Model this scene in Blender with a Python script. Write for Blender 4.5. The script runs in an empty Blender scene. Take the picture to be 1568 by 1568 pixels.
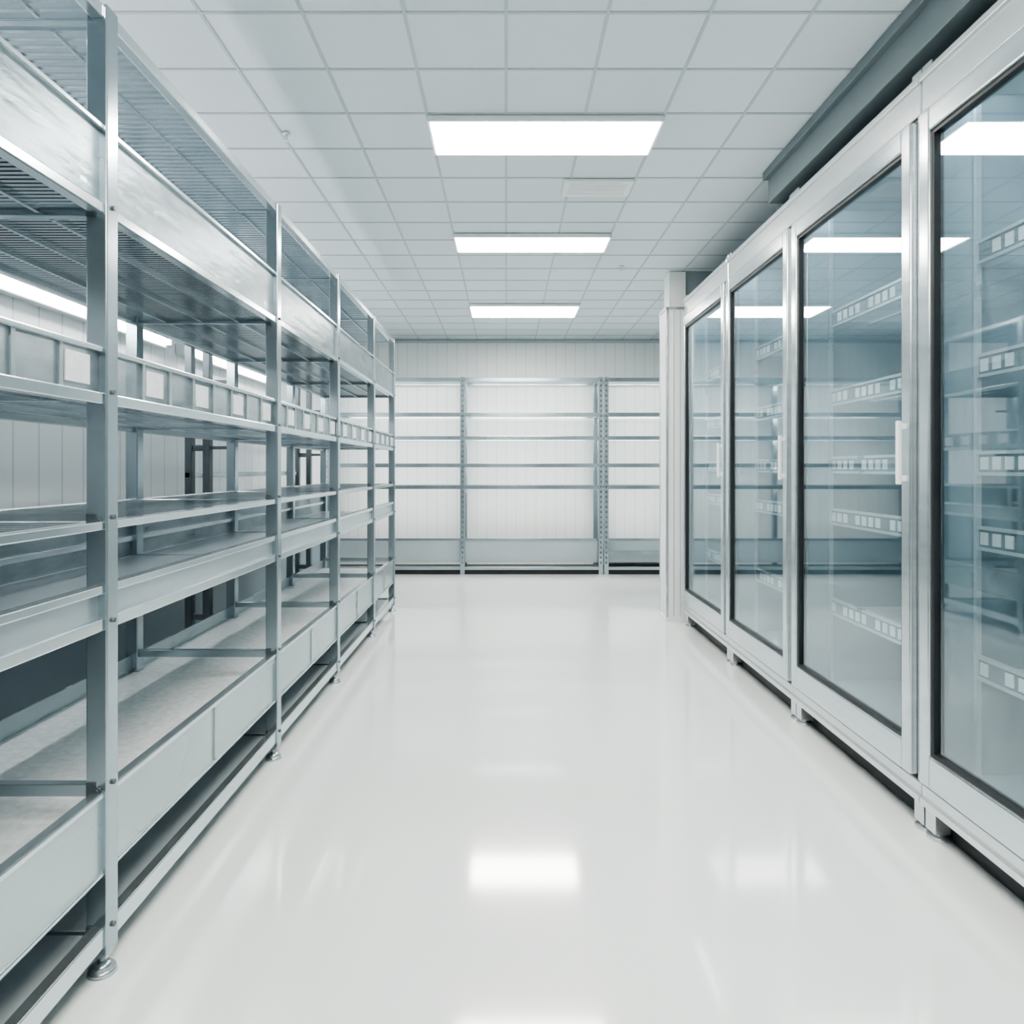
import bpy, bmesh, math, random
from mathutils import Vector, noise as mnoise

scene = bpy.context.scene
H = 1.15   # camera height
CEIL = 2.65

# ------------------------------------------------------------------ materials
def new_mat(name):
    m = bpy.data.materials.new(name); m.use_nodes = True
    nt = m.node_tree
    b = nt.nodes.get("Principled BSDF")
    return m, nt, b

def noise_mat(name, c1, c2, metallic, rough, scale=(8, 8, 8), bump=0.0, rvar=0.08, detail=4, nscale=1.0, spec=None, alpha=None, coat=None):
    m, nt, b = new_mat(name)
    tc = nt.nodes.new("ShaderNodeTexCoord")
    mp = nt.nodes.new("ShaderNodeMapping"); mp.inputs["Scale"].default_value = scale
    nt.links.new(tc.outputs["Object"], mp.inputs["Vector"])
    n = nt.nodes.new("ShaderNodeTexNoise"); n.inputs["Scale"].default_value = nscale
    n.inputs["Detail"].default_value = detail
    nt.links.new(mp.outputs["Vector"], n.inputs["Vector"])
    r = nt.nodes.new("ShaderNodeValToRGB")
    r.color_ramp.elements[0].position = 0.3; r.color_ramp.elements[0].color = (*c1, 1)
    r.color_ramp.elements[1].position = 0.7; r.color_ramp.elements[1].color = (*c2, 1)
    nt.links.new(n.outputs["Fac"], r.inputs["Fac"])
    nt.links.new(r.outputs["Color"], b.inputs["Base Color"])
    mr = nt.nodes.new("ShaderNodeMapRange")
    mr.inputs["To Min"].default_value = max(0.02, rough - rvar); mr.inputs["To Max"].default_value = rough + rvar
    nt.links.new(n.outputs["Fac"], mr.inputs["Value"])
    nt.links.new(mr.outputs["Result"], b.inputs["Roughness"])
    b.inputs["Metallic"].default_value = metallic
    if alpha is not None: b.inputs["Alpha"].default_value = alpha
    if coat is not None:
        b.inputs["Coat Weight"].default_value = coat; b.inputs["Coat Roughness"].default_value = 0.07
    if spec is not None:
        b.inputs["Specular IOR Level"].default_value = spec
    if bump > 0:
        bp = nt.nodes.new("ShaderNodeBump"); bp.inputs["Strength"].default_value = bump
        bp.inputs["Distance"].default_value = 0.01
        nt.links.new(n.outputs["Fac"], bp.inputs["Height"])
        nt.links.new(bp.outputs["Normal"], b.inputs["Normal"])
    return m

def emit_mat(name, col, strength):
    m, nt, b = new_mat(name)
    b.inputs["Base Color"].default_value = (0.9, 0.9, 0.9, 1)
    b.inputs["Emission Color"].default_value = (*col, 1)
    b.inputs["Emission Strength"].default_value = strength
    return m

M_POST = noise_mat("galvanised_post", (0.36, 0.43, 0.47), (0.44, 0.51, 0.55), 0.9, 0.22, (3, 3, 1), 0.0)
M_RAIL = noise_mat("steel_rail", (0.58, 0.65, 0.68), (0.68, 0.75, 0.78), 0.92, 0.20, (3, 1, 8), 0.02)
M_LIP = noise_mat("steel_lip", (0.42, 0.49, 0.52), (0.52, 0.59, 0.62), 0.8, 0.28, (3, 1.2, 3), 0.0, 0.06, 2)
M_SHEET = noise_mat("galvanised_sheet", (0.44, 0.51, 0.55), (0.54, 0.61, 0.65), 0.8, 0.30, (5, 2, 5), 0.02, 0.05, 3)
M_DECK = noise_mat("brushed_deck", (0.44, 0.50, 0.53), (0.50, 0.56, 0.59), 0.4, 0.38, (3, 1, 3), 0.0, 0.04, 2)
M_PLAIN = noise_mat("grey_base_panel", (0.36, 0.42, 0.45), (0.42, 0.48, 0.51), 0.4, 0.35, (2, 1, 2), 0.0)
M_ACRYL = noise_mat("clear_shelf_lip", (0.24, 0.31, 0.35), (0.40, 0.47, 0.51), 0.8, 0.30, (26, 7, 26), 0.25, 0.08, 6, alpha=0.50)
M_FOIL = noise_mat("crinkled_foil", (0.55, 0.62, 0.66), (0.78, 0.84, 0.86), 0.95, 0.20, (60, 40, 60), 0.5, 0.08, 5)
M_TRAY = noise_mat("embossed_tray", (0.64, 0.69, 0.70), (0.84, 0.87, 0.87), 0.35, 0.35, (45, 45, 45), 0.4)
M_WIRE = noise_mat("chrome_wire", (0.40, 0.47, 0.51), (0.50, 0.57, 0.61), 0.9, 0.22, (5, 5, 5))
M_DARK = noise_mat("dark_steel", (0.07, 0.09, 0.105), (0.12, 0.145, 0.16), 0.5, 0.4, (5, 5, 5))
M_BLACK = noise_mat("black_gasket_and_gap_shade", (0.008, 0.011, 0.014), (0.016, 0.02, 0.024), 0.0, 0.5, (5, 5, 5))  # gasket rubber; same black stands in for shade in the base gaps
M_FRAME = noise_mat("pale_aluminium", (0.66, 0.70, 0.72), (0.74, 0.77, 0.785), 0.75, 0.24, (1, 1, 3), 0.0, 0.04, 2)
M_FRAME2 = noise_mat("brushed_aluminium", (0.50, 0.56, 0.59), (0.60, 0.66, 0.69), 0.9, 0.24, (2, 2, 60), 0.0, 0.05)
M_FRAME2B = noise_mat("door_aluminium", (0.58, 0.635, 0.665), (0.68, 0.73, 0.755), 0.88, 0.20, (1, 1, 20), 0.0, 0.05, 2)
M_LINER = noise_mat("fridge_liner", (0.30, 0.385, 0.43), (0.36, 0.445, 0.49), 0.1, 0.35, (2, 2, 2))
M_WIRE2 = noise_mat("zinc_coated_wire", (0.62, 0.68, 0.71), (0.74, 0.79, 0.81), 0.4, 0.3, (5, 5, 5))
M_STRIP = noise_mat("price_rail_grey", (0.20, 0.25, 0.28), (0.24, 0.29, 0.32), 0.3, 0.35, (5, 5, 5))
M_WHITE = noise_mat("white_paint", (0.80, 0.835, 0.845), (0.85, 0.875, 0.88), 0.0, 0.4, (2, 2, 2))
M_CARD = noise_mat("card_paper", (0.55, 0.60, 0.62), (0.66, 0.70, 0.72), 0.0, 0.5, (30, 30, 30))
M_DUCT = noise_mat("slate_bulkhead", (0.115, 0.15, 0.17), (0.15, 0.185, 0.205), 0.1, 0.5, (2, 2, 2))
M_TBAR = noise_mat("ceiling_tbar", (0.44, 0.50, 0.53), (0.48, 0.54, 0.57), 0.1, 0.5, (2, 2, 2))
M_RED = noise_mat("red_plastic", (0.25, 0.03, 0.035), (0.32, 0.04, 0.045), 0.0, 0.4, (4, 4, 4))
M_PANEL = emit_mat("light_diffuser", (1.0, 0.955, 0.87), 37.0)
M_TUBE = emit_mat("wall_tube", (1.0, 0.98, 0.95), 48.0)
M_LED = emit_mat("rack_led", (1.0, 0.96, 0.88), 40.0)
M_FRIDGE_FILL = emit_mat("fridge_fill_glow", (0.93, 0.98, 1.0), 38.0)  # added fill glow for the fridge interior
M_FLOOR = noise_mat("white_epoxy_floor", (0.77, 0.81, 0.812), (0.80, 0.838, 0.838), 0.0, 0.10, (0.8, 0.8, 0.8), 0.0, 0.02, 3, spec=0.6, coat=0.7)

def ceil_mat():
    m, nt, b = new_mat("ceiling_tiles")
    tc = nt.nodes.new("ShaderNodeTexCoord")
    mp = nt.nodes.new("ShaderNodeMapping")
    mp.inputs["Scale"].default_value = (1/0.335, 1/0.335, 0)
    mp.inputs["Location"].default_value = (0, -3.03/0.335, 0)
    nt.links.new(tc.outputs["Object"], mp.inputs["Vector"])
    fl = nt.nodes.new("ShaderNodeVectorMath"); fl.operation = 'FLOOR'
    nt.links.new(mp.outputs["Vector"], fl.inputs[0])
    wn = nt.nodes.new("ShaderNodeTexWhiteNoise"); nt.links.new(fl.outputs["Vector"], wn.inputs["Vector"])
    n = nt.nodes.new("ShaderNodeTexNoise"); n.inputs["Scale"].default_value = 90
    nt.links.new(tc.outputs["Object"], n.inputs["Vector"])
    ad = nt.nodes.new("ShaderNodeMath"); ad.operation = 'MULTIPLY_ADD'; ad.inputs[1].default_value = 0.25
    nt.links.new(n.outputs["Fac"], ad.inputs[0]); nt.links.new(wn.outputs["Value"], ad.inputs[2])
    r = nt.nodes.new("ShaderNodeMapRange")
    r.inputs["From Max"].default_value = 1.25
    r.inputs["To Min"].default_value = 0.70; r.inputs["To Max"].default_value = 0.76
    nt.links.new(ad.outputs[0], r.inputs["Value"])
    cc = nt.nodes.new("ShaderNodeCombineColor")
    nt.links.new(r.outputs[0], cc.inputs[1])
    m1 = nt.nodes.new("ShaderNodeMath"); m1.operation = 'MULTIPLY'; m1.inputs[1].default_value = 0.905
    m2 = nt.nodes.new("ShaderNodeMath"); m2.operation = 'MULTIPLY'; m2.inputs[1].default_value = 1.06
    nt.links.new(r.outputs[0], m1.inputs[0]); nt.links.new(r.outputs[0], m2.inputs[0])
    nt.links.new(m1.outputs[0], cc.inputs[0]); nt.links.new(m2.outputs[0], cc.inputs[2])
    nt.links.new(cc.outputs[0], b.inputs["Base Color"])
    b.inputs["Roughness"].default_value = 0.6
    return m
M_CEIL = ceil_mat()

def wall_mat(name, axis, pitch, top, groove, low=None, zsplit=0.0):
    m, nt, b = new_mat(name)
    tc = nt.nodes.new("ShaderNodeTexCoord")
    sp = nt.nodes.new("ShaderNodeSeparateXYZ"); nt.links.new(tc.outputs["Object"], sp.inputs[0])
    d = nt.nodes.new("ShaderNodeMath"); d.operation = 'DIVIDE'; d.inputs[1].default_value = pitch
    nt.links.new(sp.outputs[axis], d.inputs[0])
    f = nt.nodes.new("ShaderNodeMath"); f.operation = 'FRACT'; nt.links.new(d.outputs[0], f.inputs[0])
    lt = nt.nodes.new("ShaderNodeMath"); lt.operation = 'LESS_THAN'; lt.inputs[1].default_value = 0.06
    nt.links.new(f.outputs[0], lt.inputs[0])
    mx = nt.nodes.new("ShaderNodeMix"); mx.data_type = 'RGBA'
    mx.inputs[6].default_value = (*top, 1); mx.inputs[7].default_value = (*groove, 1)
    nt.links.new(lt.outputs[0], mx.inputs[0])
    out = mx.outputs[2]
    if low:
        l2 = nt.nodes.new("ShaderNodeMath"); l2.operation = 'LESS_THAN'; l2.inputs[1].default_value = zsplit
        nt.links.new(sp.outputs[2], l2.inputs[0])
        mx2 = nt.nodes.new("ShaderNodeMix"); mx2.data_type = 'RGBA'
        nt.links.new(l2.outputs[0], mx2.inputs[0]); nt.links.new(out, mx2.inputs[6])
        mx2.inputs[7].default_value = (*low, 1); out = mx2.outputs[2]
    nt.links.new(out, b.inputs["Base Color"])
    b.inputs["Roughness"].default_value = 0.35
    return m
M_WBACK = wall_mat("back_wall_panels", 0, 0.115, (0.82, 0.855, 0.855), (0.62, 0.68, 0.70))
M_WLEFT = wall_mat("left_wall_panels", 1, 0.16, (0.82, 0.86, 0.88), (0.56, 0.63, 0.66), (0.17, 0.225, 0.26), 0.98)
M_WALL = noise_mat("wall_paint", (0.72, 0.77, 0.79), (0.76, 0.81, 0.83), 0.0, 0.5, (1, 1, 1))
M_WFRONT = noise_mat("front_wall_dark_reflection", (0.16, 0.20, 0.22), (0.20, 0.24, 0.26), 0.0, 0.5, (1, 1, 1))  # unseen wall, darkened so camera-facing metal reflects darker
M_WDARK = noise_mat("wall_paint_grey", (0.26, 0.32, 0.35), (0.30, 0.36, 0.39), 0.0, 0.5, (1, 1, 1))

def glass_mat(name, tint, base=0.05, gain=0.75, power=2.6):
    m = bpy.data.materials.new(name); m.use_nodes = True
    nt = m.node_tree; nt.nodes.clear()
    o = nt.nodes.new("ShaderNodeOutputMaterial")
    tr = nt.nodes.new("ShaderNodeBsdfTransparent"); tr.inputs[0].default_value = (*tint, 1)
    gl = nt.nodes.new("ShaderNodeBsdfGlossy"); gl.inputs["Roughness"].default_value = 0.02
    gl.inputs[0].default_value = (0.92, 0.97, 1.0, 1)
    lw = nt.nodes.new("ShaderNodeLayerWeight"); lw.inputs[0].default_value = 0.5
    p = nt.nodes.new("ShaderNodeMath"); p.operation = 'POWER'; p.inputs[1].default_value = power
    nt.links.new(lw.outputs["Facing"], p.inputs[0])
    ma = nt.nodes.new("ShaderNodeMath"); ma.operation = 'MULTIPLY_ADD'; ma.inputs[1].default_value = gain; ma.inputs[2].default_value = base
    ma.use_clamp = True
    nt.links.new(p.outputs[0], ma.inputs[0])
    mx = nt.nodes.new("ShaderNodeMixShader")
    nt.links.new(ma.outputs[0], mx.inputs[0]); nt.links.new(tr.outputs[0], mx.inputs[1]); nt.links.new(gl.outputs[0], mx.inputs[2])
    nt.links.new(mx.outputs[0], o.inputs[0])
    return m
M_GLASS = glass_mat("door_glass", (0.89, 0.945, 0.965), 0.05, 0.62, 2.4)

# ------------------------------------------------------------------ helpers
def empty(name, loc=(0, 0, 0)):
    e = bpy.data.objects.new(name, None); e.location = loc
    scene.collection.objects.link(e); e.empty_display_size = 0.1
    return e

def add_box(bm, x0, x1, y0, y1, z0, z1, mi=0):
    if x0 > x1: x0, x1 = x1, x0
    if y0 > y1: y0, y1 = y1, y0
    if z0 > z1: z0, z1 = z1, z0
    v = [bm.verts.new(p) for p in [(x0,y0,z0),(x1,y0,z0),(x1,y1,z0),(x0,y1,z0),(x0,y0,z1),(x1,y0,z1),(x1,y1,z1),(x0,y1,z1)]]
    for idx in [(3,2,1,0),(4,5,6,7),(0,1,5,4),(1,2,6,5),(2,3,7,6),(3,0,4,7)]:
        f = bm.faces.new([v[i] for i in idx]); f.material_index = mi

def add_cyl(bm, c, r, h, axis='Z', seg=16, mi=0, r2=None):
    r2 = r if r2 is None else r2
    a, b_ = [], []
    for i in range(seg):
        t = 2*math.pi*i/seg
        cs, sn = math.cos(t), math.sin(t)
        def P(rr, off):
            if axis == 'Z': return (c[0]+rr*cs, c[1]+rr*sn, c[2]+off)
            if axis == 'X': return (c[0]+off, c[1]+rr*cs, c[2]+rr*sn)
            return (c[0]+rr*sn, c[1]+off, c[2]+rr*cs)
        a.append(bm.verts.new(P(r, 0))); b_.append(bm.verts.new(P(r2, h)))
    for i in range(seg):
        j = (i+1) % seg
        f = bm.faces.new([a[i], a[j], b_[j], b_[i]]); f.material_index = mi; f.smooth = True
    f = bm.faces.new(a[::-1]); f.material_index = mi
    f = bm.faces.new(b_); f.material_index = mi

def finish(name, bm, mats, parent=None, bevel=0.0):
    me = bpy.data.meshes.new(name)
    bmesh.ops.recalc_face_normals(bm, faces=bm.faces[:])
    bm.to_mesh(me); bm.free()
    if not isinstance(mats, (list, tuple)): mats = [mats]
    for m in mats: me.materials.append(m)
    o = bpy.data.objects.new(name, me)
    scene.collection.objects.link(o)
    if parent: o.parent = parent
    if bevel > 0:
        b = o.modifiers.new("bevel", 'BEVEL'); b.width = bevel; b.segments = 2; b.limit_method = 'ANGLE'
    return o

def boxes(name, lst, mat, parent=None, bevel=0.0):
    bm = bmesh.new()
    for b in lst: add_box(bm, *b)
    return finish(name, bm, mat, parent, bevel)

# ------------------------------------------------------------------ room shell
XL, XR, YB, YF = -1.98, 2.12, 8.36, -2.6
boxes("floor", [(XL-.1, XR+.1, YF-.1, YB+.1, -0.1, 0.0)], M_FLOOR)
boxes("wall_back", [(XL-.1, XR+.1, YB, YB+.1, 0, CEIL+.1)], M_WBACK)
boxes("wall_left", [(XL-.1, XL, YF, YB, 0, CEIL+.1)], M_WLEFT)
boxes("wall_right", [(XR, XR+.1, YF, YB, 0, CEIL+.1)], M_WALL)
boxes("wall_front", [(XL-.1, XR+.1, YF-.1, YF, 0, CEIL+.1)], M_WFRONT)
bm = bmesh.new()
add_box(bm, XL, XR, YF, YB, CEIL, CEIL+.1, 0)
T = 0.335
k = math.ceil(XL/T)
while k*T < XR:
    add_box(bm, k*T-.006, k*T+.006, YF, YB, CEIL-.003, CEIL+.002, 1); k += 1
k = math.ceil((YF-3.03)/T)
while 3.03+k*T < YB:
    y = 3.03+k*T
    add_box(bm, XL, XR, y-.006, y+.006, CEIL-.0035, CEIL+.002, 1); k += 1
finish("ceiling", bm, [M_CEIL, M_TBAR])
boxes("trim_1", [(XL, XR, YB-.03, YB, CEIL-.035, CEIL-.005)], M_TBAR, None, .003)
boxes("wall_return", [(1.36, XR, 5.46, 5.60, 0, CEIL)], M_WDARK)
bm = bmesh.new()
for b in [(1.235, 1.36, 5.44, 5.62, 2.36, CEIL-.006), (1.21, 1.36, 5.42, 5.64, 0.03, 2.36), (1.20,1.37,5.41,5.65,0.0,0.03)]:
    add_box(bm, *b, 0)
for b in [(1.205, 1.222, 5.412, 5.43, .03, 2.365), (1.205, 1.222, 5.63, 5.648, .03, 2.365), (1.20, 1.362, 5.412, 5.645, 2.352, 2.372)]:
    add_box(bm, *b, 1)
add_box(bm, 1.262, 1.268, 5.418, 5.424, .04, 2.35, 2)
add_box(bm, 1.312, 1.316, 5.418, 5.424, .04, 2.35, 2)
finish("wall_pillar", bm, [M_WHITE, M_FRAME, M_PLAIN], None, .002)
boxes("ceiling_bulkhead", [(1.32, XR, YF, 3.62, 2.485, CEIL-.005), (1.295, 1.335, YF, 3.63, 2.605, CEIL-.005)], M_DUCT, None, .004)

# ------------------------------------------------------------------ ceiling lights
def light_panel(y0, y1, x0=-0.335, x1=0.67):
    e = empty("ceiling_light_panel", ((x0+x1)/2, (y0+y1)/2, CEIL))
    w, d = (x1-x0)/2, (y1-y0)/2
    f = .012
    boxes("housing", [(-w, w, -d, -d+f, -.030, -.006), (-w, w, d-f, d, -.030, -.006), (-w, -w+f, -d+f, d-f, -.030, -.006), (w-f, w, -d+f, d-f, -.030, -.006),
                      (-w+f, w-f, -d+f, d-f, -.012, -.006)], M_WHITE, e)
    boxes("diffuser", [(-w+f, w-f, -d+f, d-f, -.032, -.013)], M_PANEL, e)
for (a, b) in [(-1.6, -1.26), (-.2, .14), (1.28, 1.62), (3.035, 3.37), (4.56, 4.88), (6.50, 6.98)]:
    light_panel(a, b)

bm = bmesh.new()
add_box(bm, .30, .66, 3.70, 3.90, CEIL-.022, CEIL-.006)
for i in range(6):
    add_box(bm, .33, .63, 3.72+i*.027, 3.735+i*.027, CEIL-.028, CEIL-.021)
finish("air_vent", bm, M_WHITE, None, .002)
def sprinkler(x, y):
    bm = bmesh.new()
    add_cyl(bm, (x, y, CEIL-.012), .018, .007, seg=20)
    add_cyl(bm, (x, y, CEIL-.036), .005, .026, seg=10)
    add_cyl(bm, (x, y, CEIL-.039), .012, .004, seg=16)
    finish("ceiling_sprinkler", bm, M_WIRE2)
sprinkler(-.98, 3.2); sprinkler(.85, 5.3)

# ------------------------------------------------------------------ left rack
rack = empty("steel_shelving_rack")
PY = [-0.75, 0.42, 1.62, 2.83, 3.85, 4.90, 5.79]
XF, XB = -0.90, -1.50
PW = 0.048
TOP = H+1.05
posts, rails, sheets, trays, wires, cross, lips, acr, cards, decks = [], [], [], [], [], [], [], [], [], []
bmf = bmesh.new(); bmb = bmesh.new()
for y in PY:
    for (a, b, m) in [(XF-PW, XF, 0), (XB, XB+PW, 1)]:
        posts.append((a, b, y, y+PW, .05, TOP))
        cx = (a+b)/2; cy = y+PW/2
        add_cyl(bmf, (cx, cy, .02), .011, .04, seg=12)
        add_cyl(bmf, (cx, cy, .0), .032, .012, seg=24, r2=.028)
        add_cyl(bmf, (cx, cy, .012), .028, .012, seg=24, r2=.012)
        add_box(bmf, cx-.018, cx+.018, cy-.018, cy+.018, .04, .052)
    for z in [H+.586, H+.165, H-.12, H-.355, H-.725, .10]:
        add_cyl(bmb, (XF-.020, y-.007, z), .0085, .008, axis='Y', seg=6)
        add_cyl(bmb, (XF-.020, y-.011, z), .005, .006, axis='Y', seg=8)
        add_box(bmb, XF-.046, XF-.026, y-.003, y, z-.018, z+.018)
        add_cyl(bmb, (XF-.002, y+PW/2, z+.01), .006, .007, axis='X', seg=6)
    for z, t in [(TOP-.03, .028), (H+.575, .024), (H+.155, .024), (H-.14, .02), (H-.37, .028), (H-.745, .028), (.075, .03)]:
        cross.append((XB+PW, XF-PW, y+.012, y+.036, z, z+t))
boxes("posts", posts, M_POST, rack, .0035)
finish("feet", bmf, M_FRAME2, rack)
finish("bolts", bmb, M_DARK, rack)
boxes("crossbars", cross, M_POST, rack, .002)
bmfoil = bmesh.new()
for i in range(len(PY)-1):
    y0, y1 = PY[i]+PW, PY[i+1]
    for s, (a, b) in enumerate([(XF-.036, XF-.006), (XB+.006, XB+.036)]):
        rails += [(a, b, y0, y1, TOP-.034, TOP-.004),
                  (a, b, y0, y1, H+.575, H+.60),
                  (a, b, y0, y1, H+.145, H+.172),
                  (a, b, y0, y1, H-.138, H-.118),
                  (a, b, y0, y1, H-.365, H-.338), (a, b, y0, y1, H-.282, H-.262),
                  (a, b, y0, y1, .07, .118)]
    rails += [(XF-.030, XF-.008, y0, y1, H+.765, H+.779), (XF-.034, XF-.006, y0, y1, H+.262, H+.275)]
    xa, xb = XB+.036, XF-.036
    acr.append((XF-.022, XF-.018, y0, y1, H+.60, H+.766))
    acr.append((XB+.018, XB+.022, y0, y1, H+.60, H+.70))
    n = int((y1-y0)/.020)
    for k in range(n):
        y = y0+(k+.5)*(y1-y0)/n
        wires.append((xa-.01, xb+.01, y-.006, y+.006, H+.588, H+.594))
    for x in (xa+.12, (xa+xb)/2, xb-.12):
        wires.append((x-.005, x+.005, y0, y1, H+.578, H+.588))
    # crinkled foil liner: base sheet on the bars with an upturned front and back edge
    ny, prof = 70, []
    for t in range(9): prof.append((xb-.012+.004*(t%2), H+.60+.105*(1-t/8)))      # front upturn
    for t in range(1, 18): prof.append((xb-.012-(xb-xa-.03)*t/17, H+.601))
    for t in range(1, 5): prof.append((xa+.018, H+.60+.07*t/4))
    grid = []
    for j in range(ny+1):
        yy = y0+.01+(y1-y0-.02)*j/ny
        row = []
        for (px, pz) in prof:
            nv = mnoise.noise(Vector((px*16, yy*14, pz*22)))
            n2 = mnoise.noise(Vector((px*45+9, yy*40, pz*50)))
            up = pz > H+.603
            row.append(bmfoil.verts.new((px - (abs(nv)*.022+n2*.004 if up else 0), yy, max(pz+(nv*.018 if up else abs(nv)*.02+n2*.004), H+.5965))))
        grid.append(row)
    for j in range(ny):
        for q in range(len(prof)-1):
            bmfoil.faces.new([grid[j][q], grid[j][q+1], grid[j+1][q+1], grid[j+1][q]])
    n = int((y1-y0)/.030)
    for k in range(n):
        y = y0+(k+.5)*(y1-y0)/n
        wires.append((xa-.01, xb+.01, y-.006, y+.006, TOP-.026, TOP-.014))
    for x in (xa+.12, (xa+xb)/2, xb-.12):
        wires.append((x-.004, x+.004, y0, y1, TOP-.034, TOP-.026))
    n = int((y1-y0)/.024)
    for k in range(n):
        y = y0+(k+.5)*(y1-y0)/n
        wires.append((xa-.01, xb+.01, y-.003, y+.003, H+.164, H+.170))
    for k in range(1, 8):
        y = y0+k*(y1-y0)/8
        lips.append((XF-.026, XF-.014, y-.006, y+.006, H+.172, H+.262))
        if k % 2: cards.append((XF-.016, XF-.013, y+.012, y+.100, H+.185, H+.250))
    for x in (xa+.12, (xa+xb)/2, xb-.12):
        wires.append((x-.004, x+.004, y0, y1, H+.156, H+.164))
    acr.append((XF-.022, XF-.018, y0, y1, H+.172, H+.262))
    for k in range(n):
        y = y0+(k+.5)*(y1-y0)/n
        wires.append((xa-.01, xb+.01, y-.003, y+.003, H-.128, H-.122))
    acr.append((XB+.018, XB+.022, y0, y1, H-.338, H-.138))
    sheets.append((xa, xb, y0, y1, H-.345, H-.340))
    sheets.append((XB+PW+.001, XF-PW-.001, y0-PW, y0, H-.341, H-.336))
    sheets.append((XF-.024, XF-.020, y0, y1, H-.338, H-.282))
    trays.append((XB+.02, XF-.02, y0, y1, H-.805, H-.800))
    trays.append((XB+PW+.001, XF-PW-.001, y0-PW, y0, H-.805, H-.800))
    lips.append((XF-.020, XF-.012, y0, y1, H-.91, H-.74))
    rails.append((XF-.034, XF-.006, y0, y1, H-.742, H-.728))
    rails.append((XF-.024, XF-.006, y0, y1, H-.918, H-.906))
    lips.append((XB+.012, XB+.020, y0, y1, H-.91, H-.74))
    lips.append((XB+.02, XF-.024, y0, y1, H-.91, H-.905))
    ym = (y0+y1)/2
    lips.append((XF-.012, XF-.007, ym-.01, ym+.01, H-.905, H-.742))
    decks.append((xa, xb, y0, y1, .094, .098))
    decks.append((XB+PW+.001, XF-PW-.001, y0-PW, y0, .106, .109))
boxes("rails", rails, M_RAIL, rack, .003)
boxes("shelf_sheets", sheets, M_SHEET, rack)
boxes("base_decks", decks, M_DECK, rack)
boxes("shelf_lips", lips, M_LIP, rack)
boxes("clear_lips", acr, M_ACRYL, rack)
boxes("card_holders", cards, M_CARD, rack)
boxes("tray_decks", trays, M_TRAY, rack)
boxes("wire_decks", wires, M_WIRE, rack)
finish("foil_liners", bmfoil, M_FOIL, rack)

wr = empty("wall_support_frame")
lst = []
for yy in (4.02, 6.1):
    lst += [(-1.80, -1.76, yy, yy+.05, 0.0, 2.03), (-1.70, -1.66, yy, yy+.05, 0.0, 2.03)]
    for z in (.3, .75, 1.25, 1.62, 1.98):
        lst.append((-1.76, -1.70, yy+.01, yy+.04, z, z+.035))
        lst.append((-1.80, -1.55, yy+.015, yy+.035, z+.01, z+.03))
    for z in (.62, 1.5):
        lst.append((-1.98, -1.80, yy+.01, yy+.04, z, z+.03))
boxes("uprights", lst, M_DARK, wr, .003)
boxes("long_rails", [(-1.80, -1.77, 4.02, 6.15, z, z+.03) for z in (1.10, 1.40)], M_POST, wr, .003)

def tube(y0, y1, z):
    e = empty("fluorescent_wall_light", (XL, y0, z))
    L = y1-y0
    boxes("backplate", [(.001, .05, 0, L, -.035, .035)], M_WHITE, e, .006)
    bm = bmesh.new(); add_cyl(bm, (.065, .03, 0), .014, L-.06, axis='Y', seg=16)
    finish("tube", bm, M_TUBE, e)
    boxes("end_caps", [(.045, .085, .0, .03, -.02, .02), (.045, .085, L-.03, L, -.02, .02)], M_WHITE, e, .003)
tube(0.6, 2.3, H+.72); tube(2.4, 4.1, H+.72); tube(4.3, 6.0, H+.72)

# ------------------------------------------------------------------ back racks
def back_rack(levels, posts_x, yf=7.81, yb=8.31):
    e = empty("backroom_shelving_rack")
    P, R, S, D, L, SL, BP = [], [], [], [], [], [], []
    w = .05
    top = H+1.0
    for x in posts_x:
        for y in (yf, yb-w):
            P.append((x, x+w, y, y+w, .0, top))
        z = .12
        while z < top-.05:
            SL.append((x+.018, x+.032, yf-.001, yf+.003, z, z+.022)); z += .055
        for zc in levels: P.append((x+.01, x+.04, yf+w, yb-w, zc-.03, zc-.005))
    for a, b in zip(posts_x[:-1], posts_x[1:]):
        a += w
        for zc in levels:
            R.append((a, b, yf+.005, yf+.03, zc-.040, zc+.002))
            R.append((a, b, yb-.03, yb-.005, zc-.030, zc+.0))
            S.append((a, b, yf+.03, yb-.03, zc-.010, zc-.004))
            if zc > .5:
                L.append((a+.05, b-.05, yf+.032, yf+.052, zc-.030, zc-.0115))
        D.append((a, b, yf+.03, yb-.02, .0, .05))
        BP.append((a, b, yf+.10, yf+.105, .12, .36))
        R.append((a, b, yf+.09, yf+.115, .36, .385))
        R.append((a, b, yf, yf+.03, .052, .085))
    boxes("posts", P, M_POST, e, .003)
    boxes("post_slots", SL, M_DARK, e)
    boxes("rails", R, M_POST, e, .002)
    boxes("decks", S, M_SHEET, e)
    boxes("base_panels", BP, M_PLAIN, e)
    boxes("dark_gap_block", D, M_BLACK, e)  # black block stands in for the dark gap under the rack
    boxes("led_strips", L, M_LED, e)
lv = [H+.99, H+.61, H+.355, H+.057, H-.18]
back_rack(lv, [-1.97, -.50, 1.005])
back_rack(lv[:5]+[.26], [1.065, 2.05])

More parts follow.
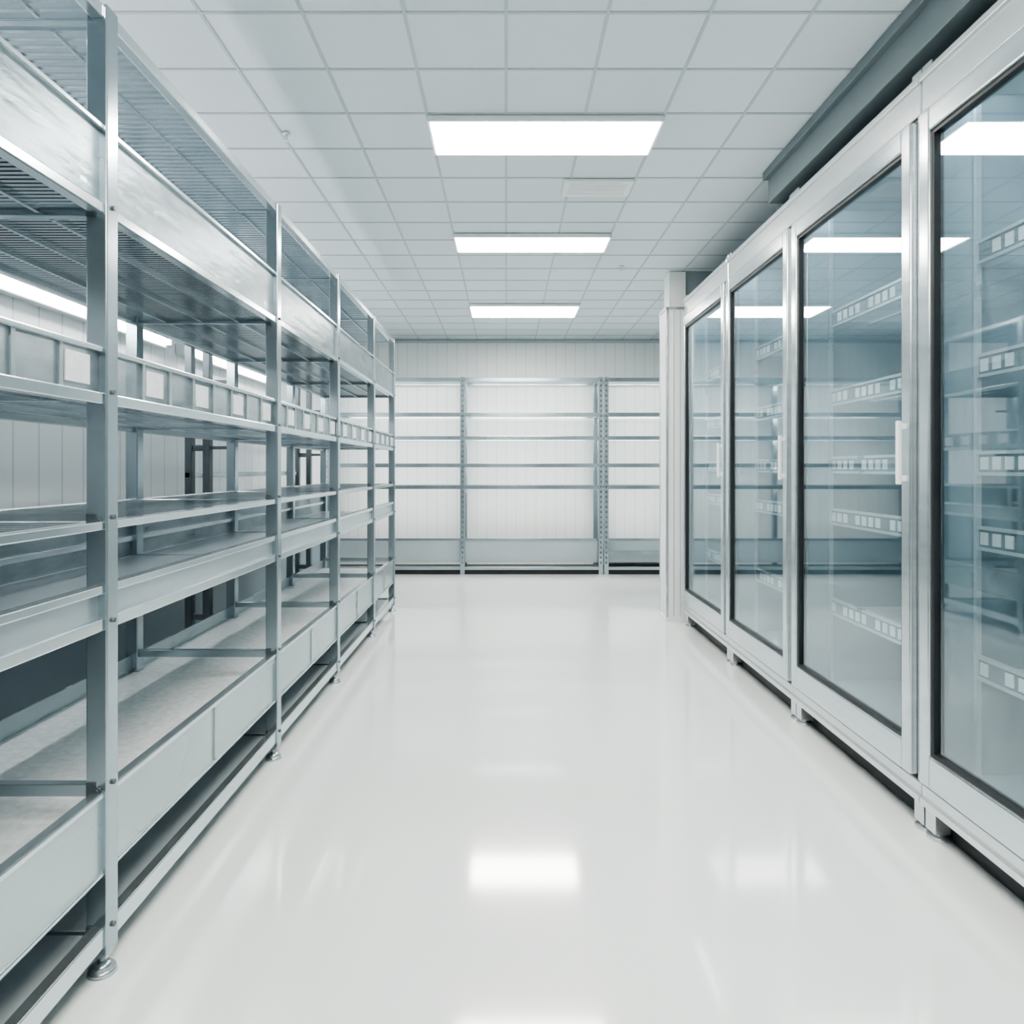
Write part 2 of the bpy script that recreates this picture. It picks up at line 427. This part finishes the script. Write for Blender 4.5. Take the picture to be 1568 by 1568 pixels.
# ------------------------------------------------------------------ refrigerated display cabinets
def cabinet(y0, y1):
    e = empty("glass_door_refrigerator", (1.31, y0, 0))
    L = y1-y0-.006
    Dp = .74
    zb, zt = H-1.05, H+1.235
    gt, gb = H+1.02, H-.865
    F, G, K, I, Lb, W, DF, TG = [], [], [], [], [], [], [], []
    F += [(.02, Dp, 0, L, zt-.06, zt), (.02, Dp, 0, L, zb, zb+.06),
          (.05, Dp, 0, .02, zb+.06, zt-.06), (.05, Dp, L-.02, L, zb+.06, zt-.06), (Dp-.03, Dp, .02, L-.02, zb+.06, zt-.06)]
    s = .035
    F += [(0, .05, 0, L, gt+.10, zt), (0, .05, 0, L, zb, zb+.06),
          (0, .05, 0, s*.5, zb+.06, gt+.10), (0, .05, L-s*.5, L, zb+.06, gt+.10)]
    F += [(-.010, .03, 0, L, zt-.018, zt+.006)]
    F += [(-.008, .0, 0, L, zb-.004, zb+.022)]
    a, b = s*.5+.004, L-s*.5-.004
    fw = .052
    ft, fb = gt+.085, zb+.075
    DF += [(-.022, .018, a, a+fw, fb, ft), (-.022, .018, b-fw, b, fb, ft),
           (-.022, .018, a+fw, b-fw, gt+.012, ft), (-.022, .018, a+fw, b-fw, fb, gb-.012)]
    K += [(-.012, .016, a+fw, a+fw+.016, gb-.012, gt+.012), (-.012, .016, b-fw-.012, b-fw, gb-.012, gt+.012),
          (-.012, .016, a+fw+.016, b-fw-.012, gt, gt+.012), (-.012, .016, a+fw+.016, b-fw-.012, gb-.012, gb)]
    K += [(.006, .046, a-.003, b+.003, ft+.0, ft+.012), (.02, .046, a, b, fb-.012, fb)]
    G.append((-.002, .004, a+fw+.010, b-fw-.008, gb-.005, gt+.005))
    I += [(Dp-.036, Dp-.031, .022, L-.022, zb+.065, zt-.065), (.055, Dp-.036, .0205, .0255, zb+.065, zt-.065),
          (.055, Dp-.036, L-.0255, L-.0205, zb+.065, zt-.065), (.055, Dp-.036, .03, L-.03, zt-.070, zt-.062),
          (.055, Dp-.036, .03, L-.03, zb+.062, zb+.10)]
    for z in (H+.66, H+.31, H+.01, H-.22, H-.62):
        n = int((L-.08)/.030)
        for k in range(n):
            y = .04+(k+.5)*(L-.08)/n
            W.append((.17, Dp-.05, y-.003, y+.003, z-.003, z+.003))
        for x in (.17, .33, .5, Dp-.055):
            W.append((x-.004, x+.004, .03, L-.03, z-.011, z-.003))
        Lb.append((.150, .154, .03, L-.03, z-.020, z+.034))
        nt_ = int((L-.08)/.052)
        for k in range(nt_):
            y = .045+k*(L-.08)/nt_
            if (k*7+int(z*10)) % 5: TG.append((.147, .150, y, y+.034, z-.012, z+.026))
        W.append((.144, .162, .028, L-.028, z+.034, z+.044))
        W.append((.144, .162, .028, L-.028, z-.030, z-.020))
    for y in (.028, L-.046):
        for x in (.14, Dp-.07):
            W.append((x+.002, x+.018, y, y+.014, zb+.10, zt-.07))
    for y in (L*.33, L*.66):
        W.append((Dp-.048, Dp-.037, y-.012, y+.012, zb+.10, zt-.07))
    boxes("carcass", F, M_FRAME, e, .004)
    boxes("door_frame", DF, M_FRAME2B, e, .005)
    boxes("gasket", K, M_BLACK, e)
    boxes("glass_pane", G, M_GLASS, e)
    boxes("liner", I, M_LINER, e)
    boxes("wire_shelves", W, M_WIRE2, e)
    boxes("price_rails", Lb, M_STRIP, e)
    boxes("price_tags", TG, M_WHITE, e)
    boxes("fill_strip", [(.075, .09, .05, L-.05, zt-.085, zt-.071)], M_FRIDGE_FILL, e)  # hidden strip added to brighten the interior
    bm = bmesh.new()
    hy = a+fw*.5
    add_box(bm, -.050, -.038, hy-.010, hy+.010, H-.05, H+.155)
    add_box(bm, -.040, -.020, hy-.007, hy+.007, H-.040, H-.022)
    add_box(bm, -.040, -.020, hy-.007, hy+.007, H+.128, H+.146)
    finish("handle", bm, M_WHITE, e, .003)
    bm = bmesh.new()
    for y in (.028, L-.028):
        for x in (.035, Dp-.05):
            add_box(bm, x-.025, x+.025, y-.026, y+.026, .022, zb)
            add_cyl(bm, (x, y, 0), .034, .012, seg=20)
            add_cyl(bm, (x, y, .012), .018, .012, seg=12)
    finish("feet", bm, M_FRAME, e, .002)
    boxes("gap_shade_block", [(.06, Dp-.1, .06, L-.06, .004, zb)], M_BLACK, e)  # black block painted in for the shadow gap under the cabinet
    boxes("hinge_cover", [(.0, .06, .0, .05, zt+.007, zt+.03), (.0, .06, L-.05, L, zt+.007, zt+.03)], M_FRAME2, e, .003)
    boxes("top_trunking", [(.07, .13, 0, L, zt+.001, zt+.045)], M_FRAME, e, .004)
for a, b in [(.24, 1.25), (1.25, 2.27), (2.27, 3.275), (3.275, 4.24), (4.24, 5.28)]:
    cabinet(a, b)

bm = bmesh.new()
add_cyl(bm, (1.48, 3.9, H+1.237), .008, .258, seg=12)
finish("conduit_pipe", bm, M_FRAME2)
bm = bmesh.new()
add_box(bm, 1.300, 1.319, 1.93, 1.985, 2.50, 2.57)
add_box(bm, 1.296, 1.300, 1.945, 1.970, 2.52, 2.55)
finish("fire_alarm_call_point", bm, M_RED, None, .003)

# ------------------------------------------------------------------ world
w = bpy.data.worlds.new("world"); scene.world = w; w.use_nodes = True
w.node_tree.nodes["Background"].inputs[0].default_value = (0.7, 0.8, 0.9, 1)
w.node_tree.nodes["Background"].inputs[1].default_value = 0.3

# ------------------------------------------------------------------ camera
cam = bpy.data.cameras.new("camera"); co = bpy.data.objects.new("camera", cam)
scene.collection.objects.link(co); scene.camera = co
co.location = (0, 0, H); co.rotation_euler = (math.radians(90), 0, 0)
cam.sensor_width = 36; cam.lens = 36*1100/1568
cam.shift_x = 9/1568; cam.shift_y = -66/1568
cam.clip_start = 0.02
scene.view_settings.view_transform = 'AgX'
try: scene.view_settings.look = 'AgX - Medium High Contrast'
except Exception as ex: print(ex)
scene.view_settings.exposure = 0.12
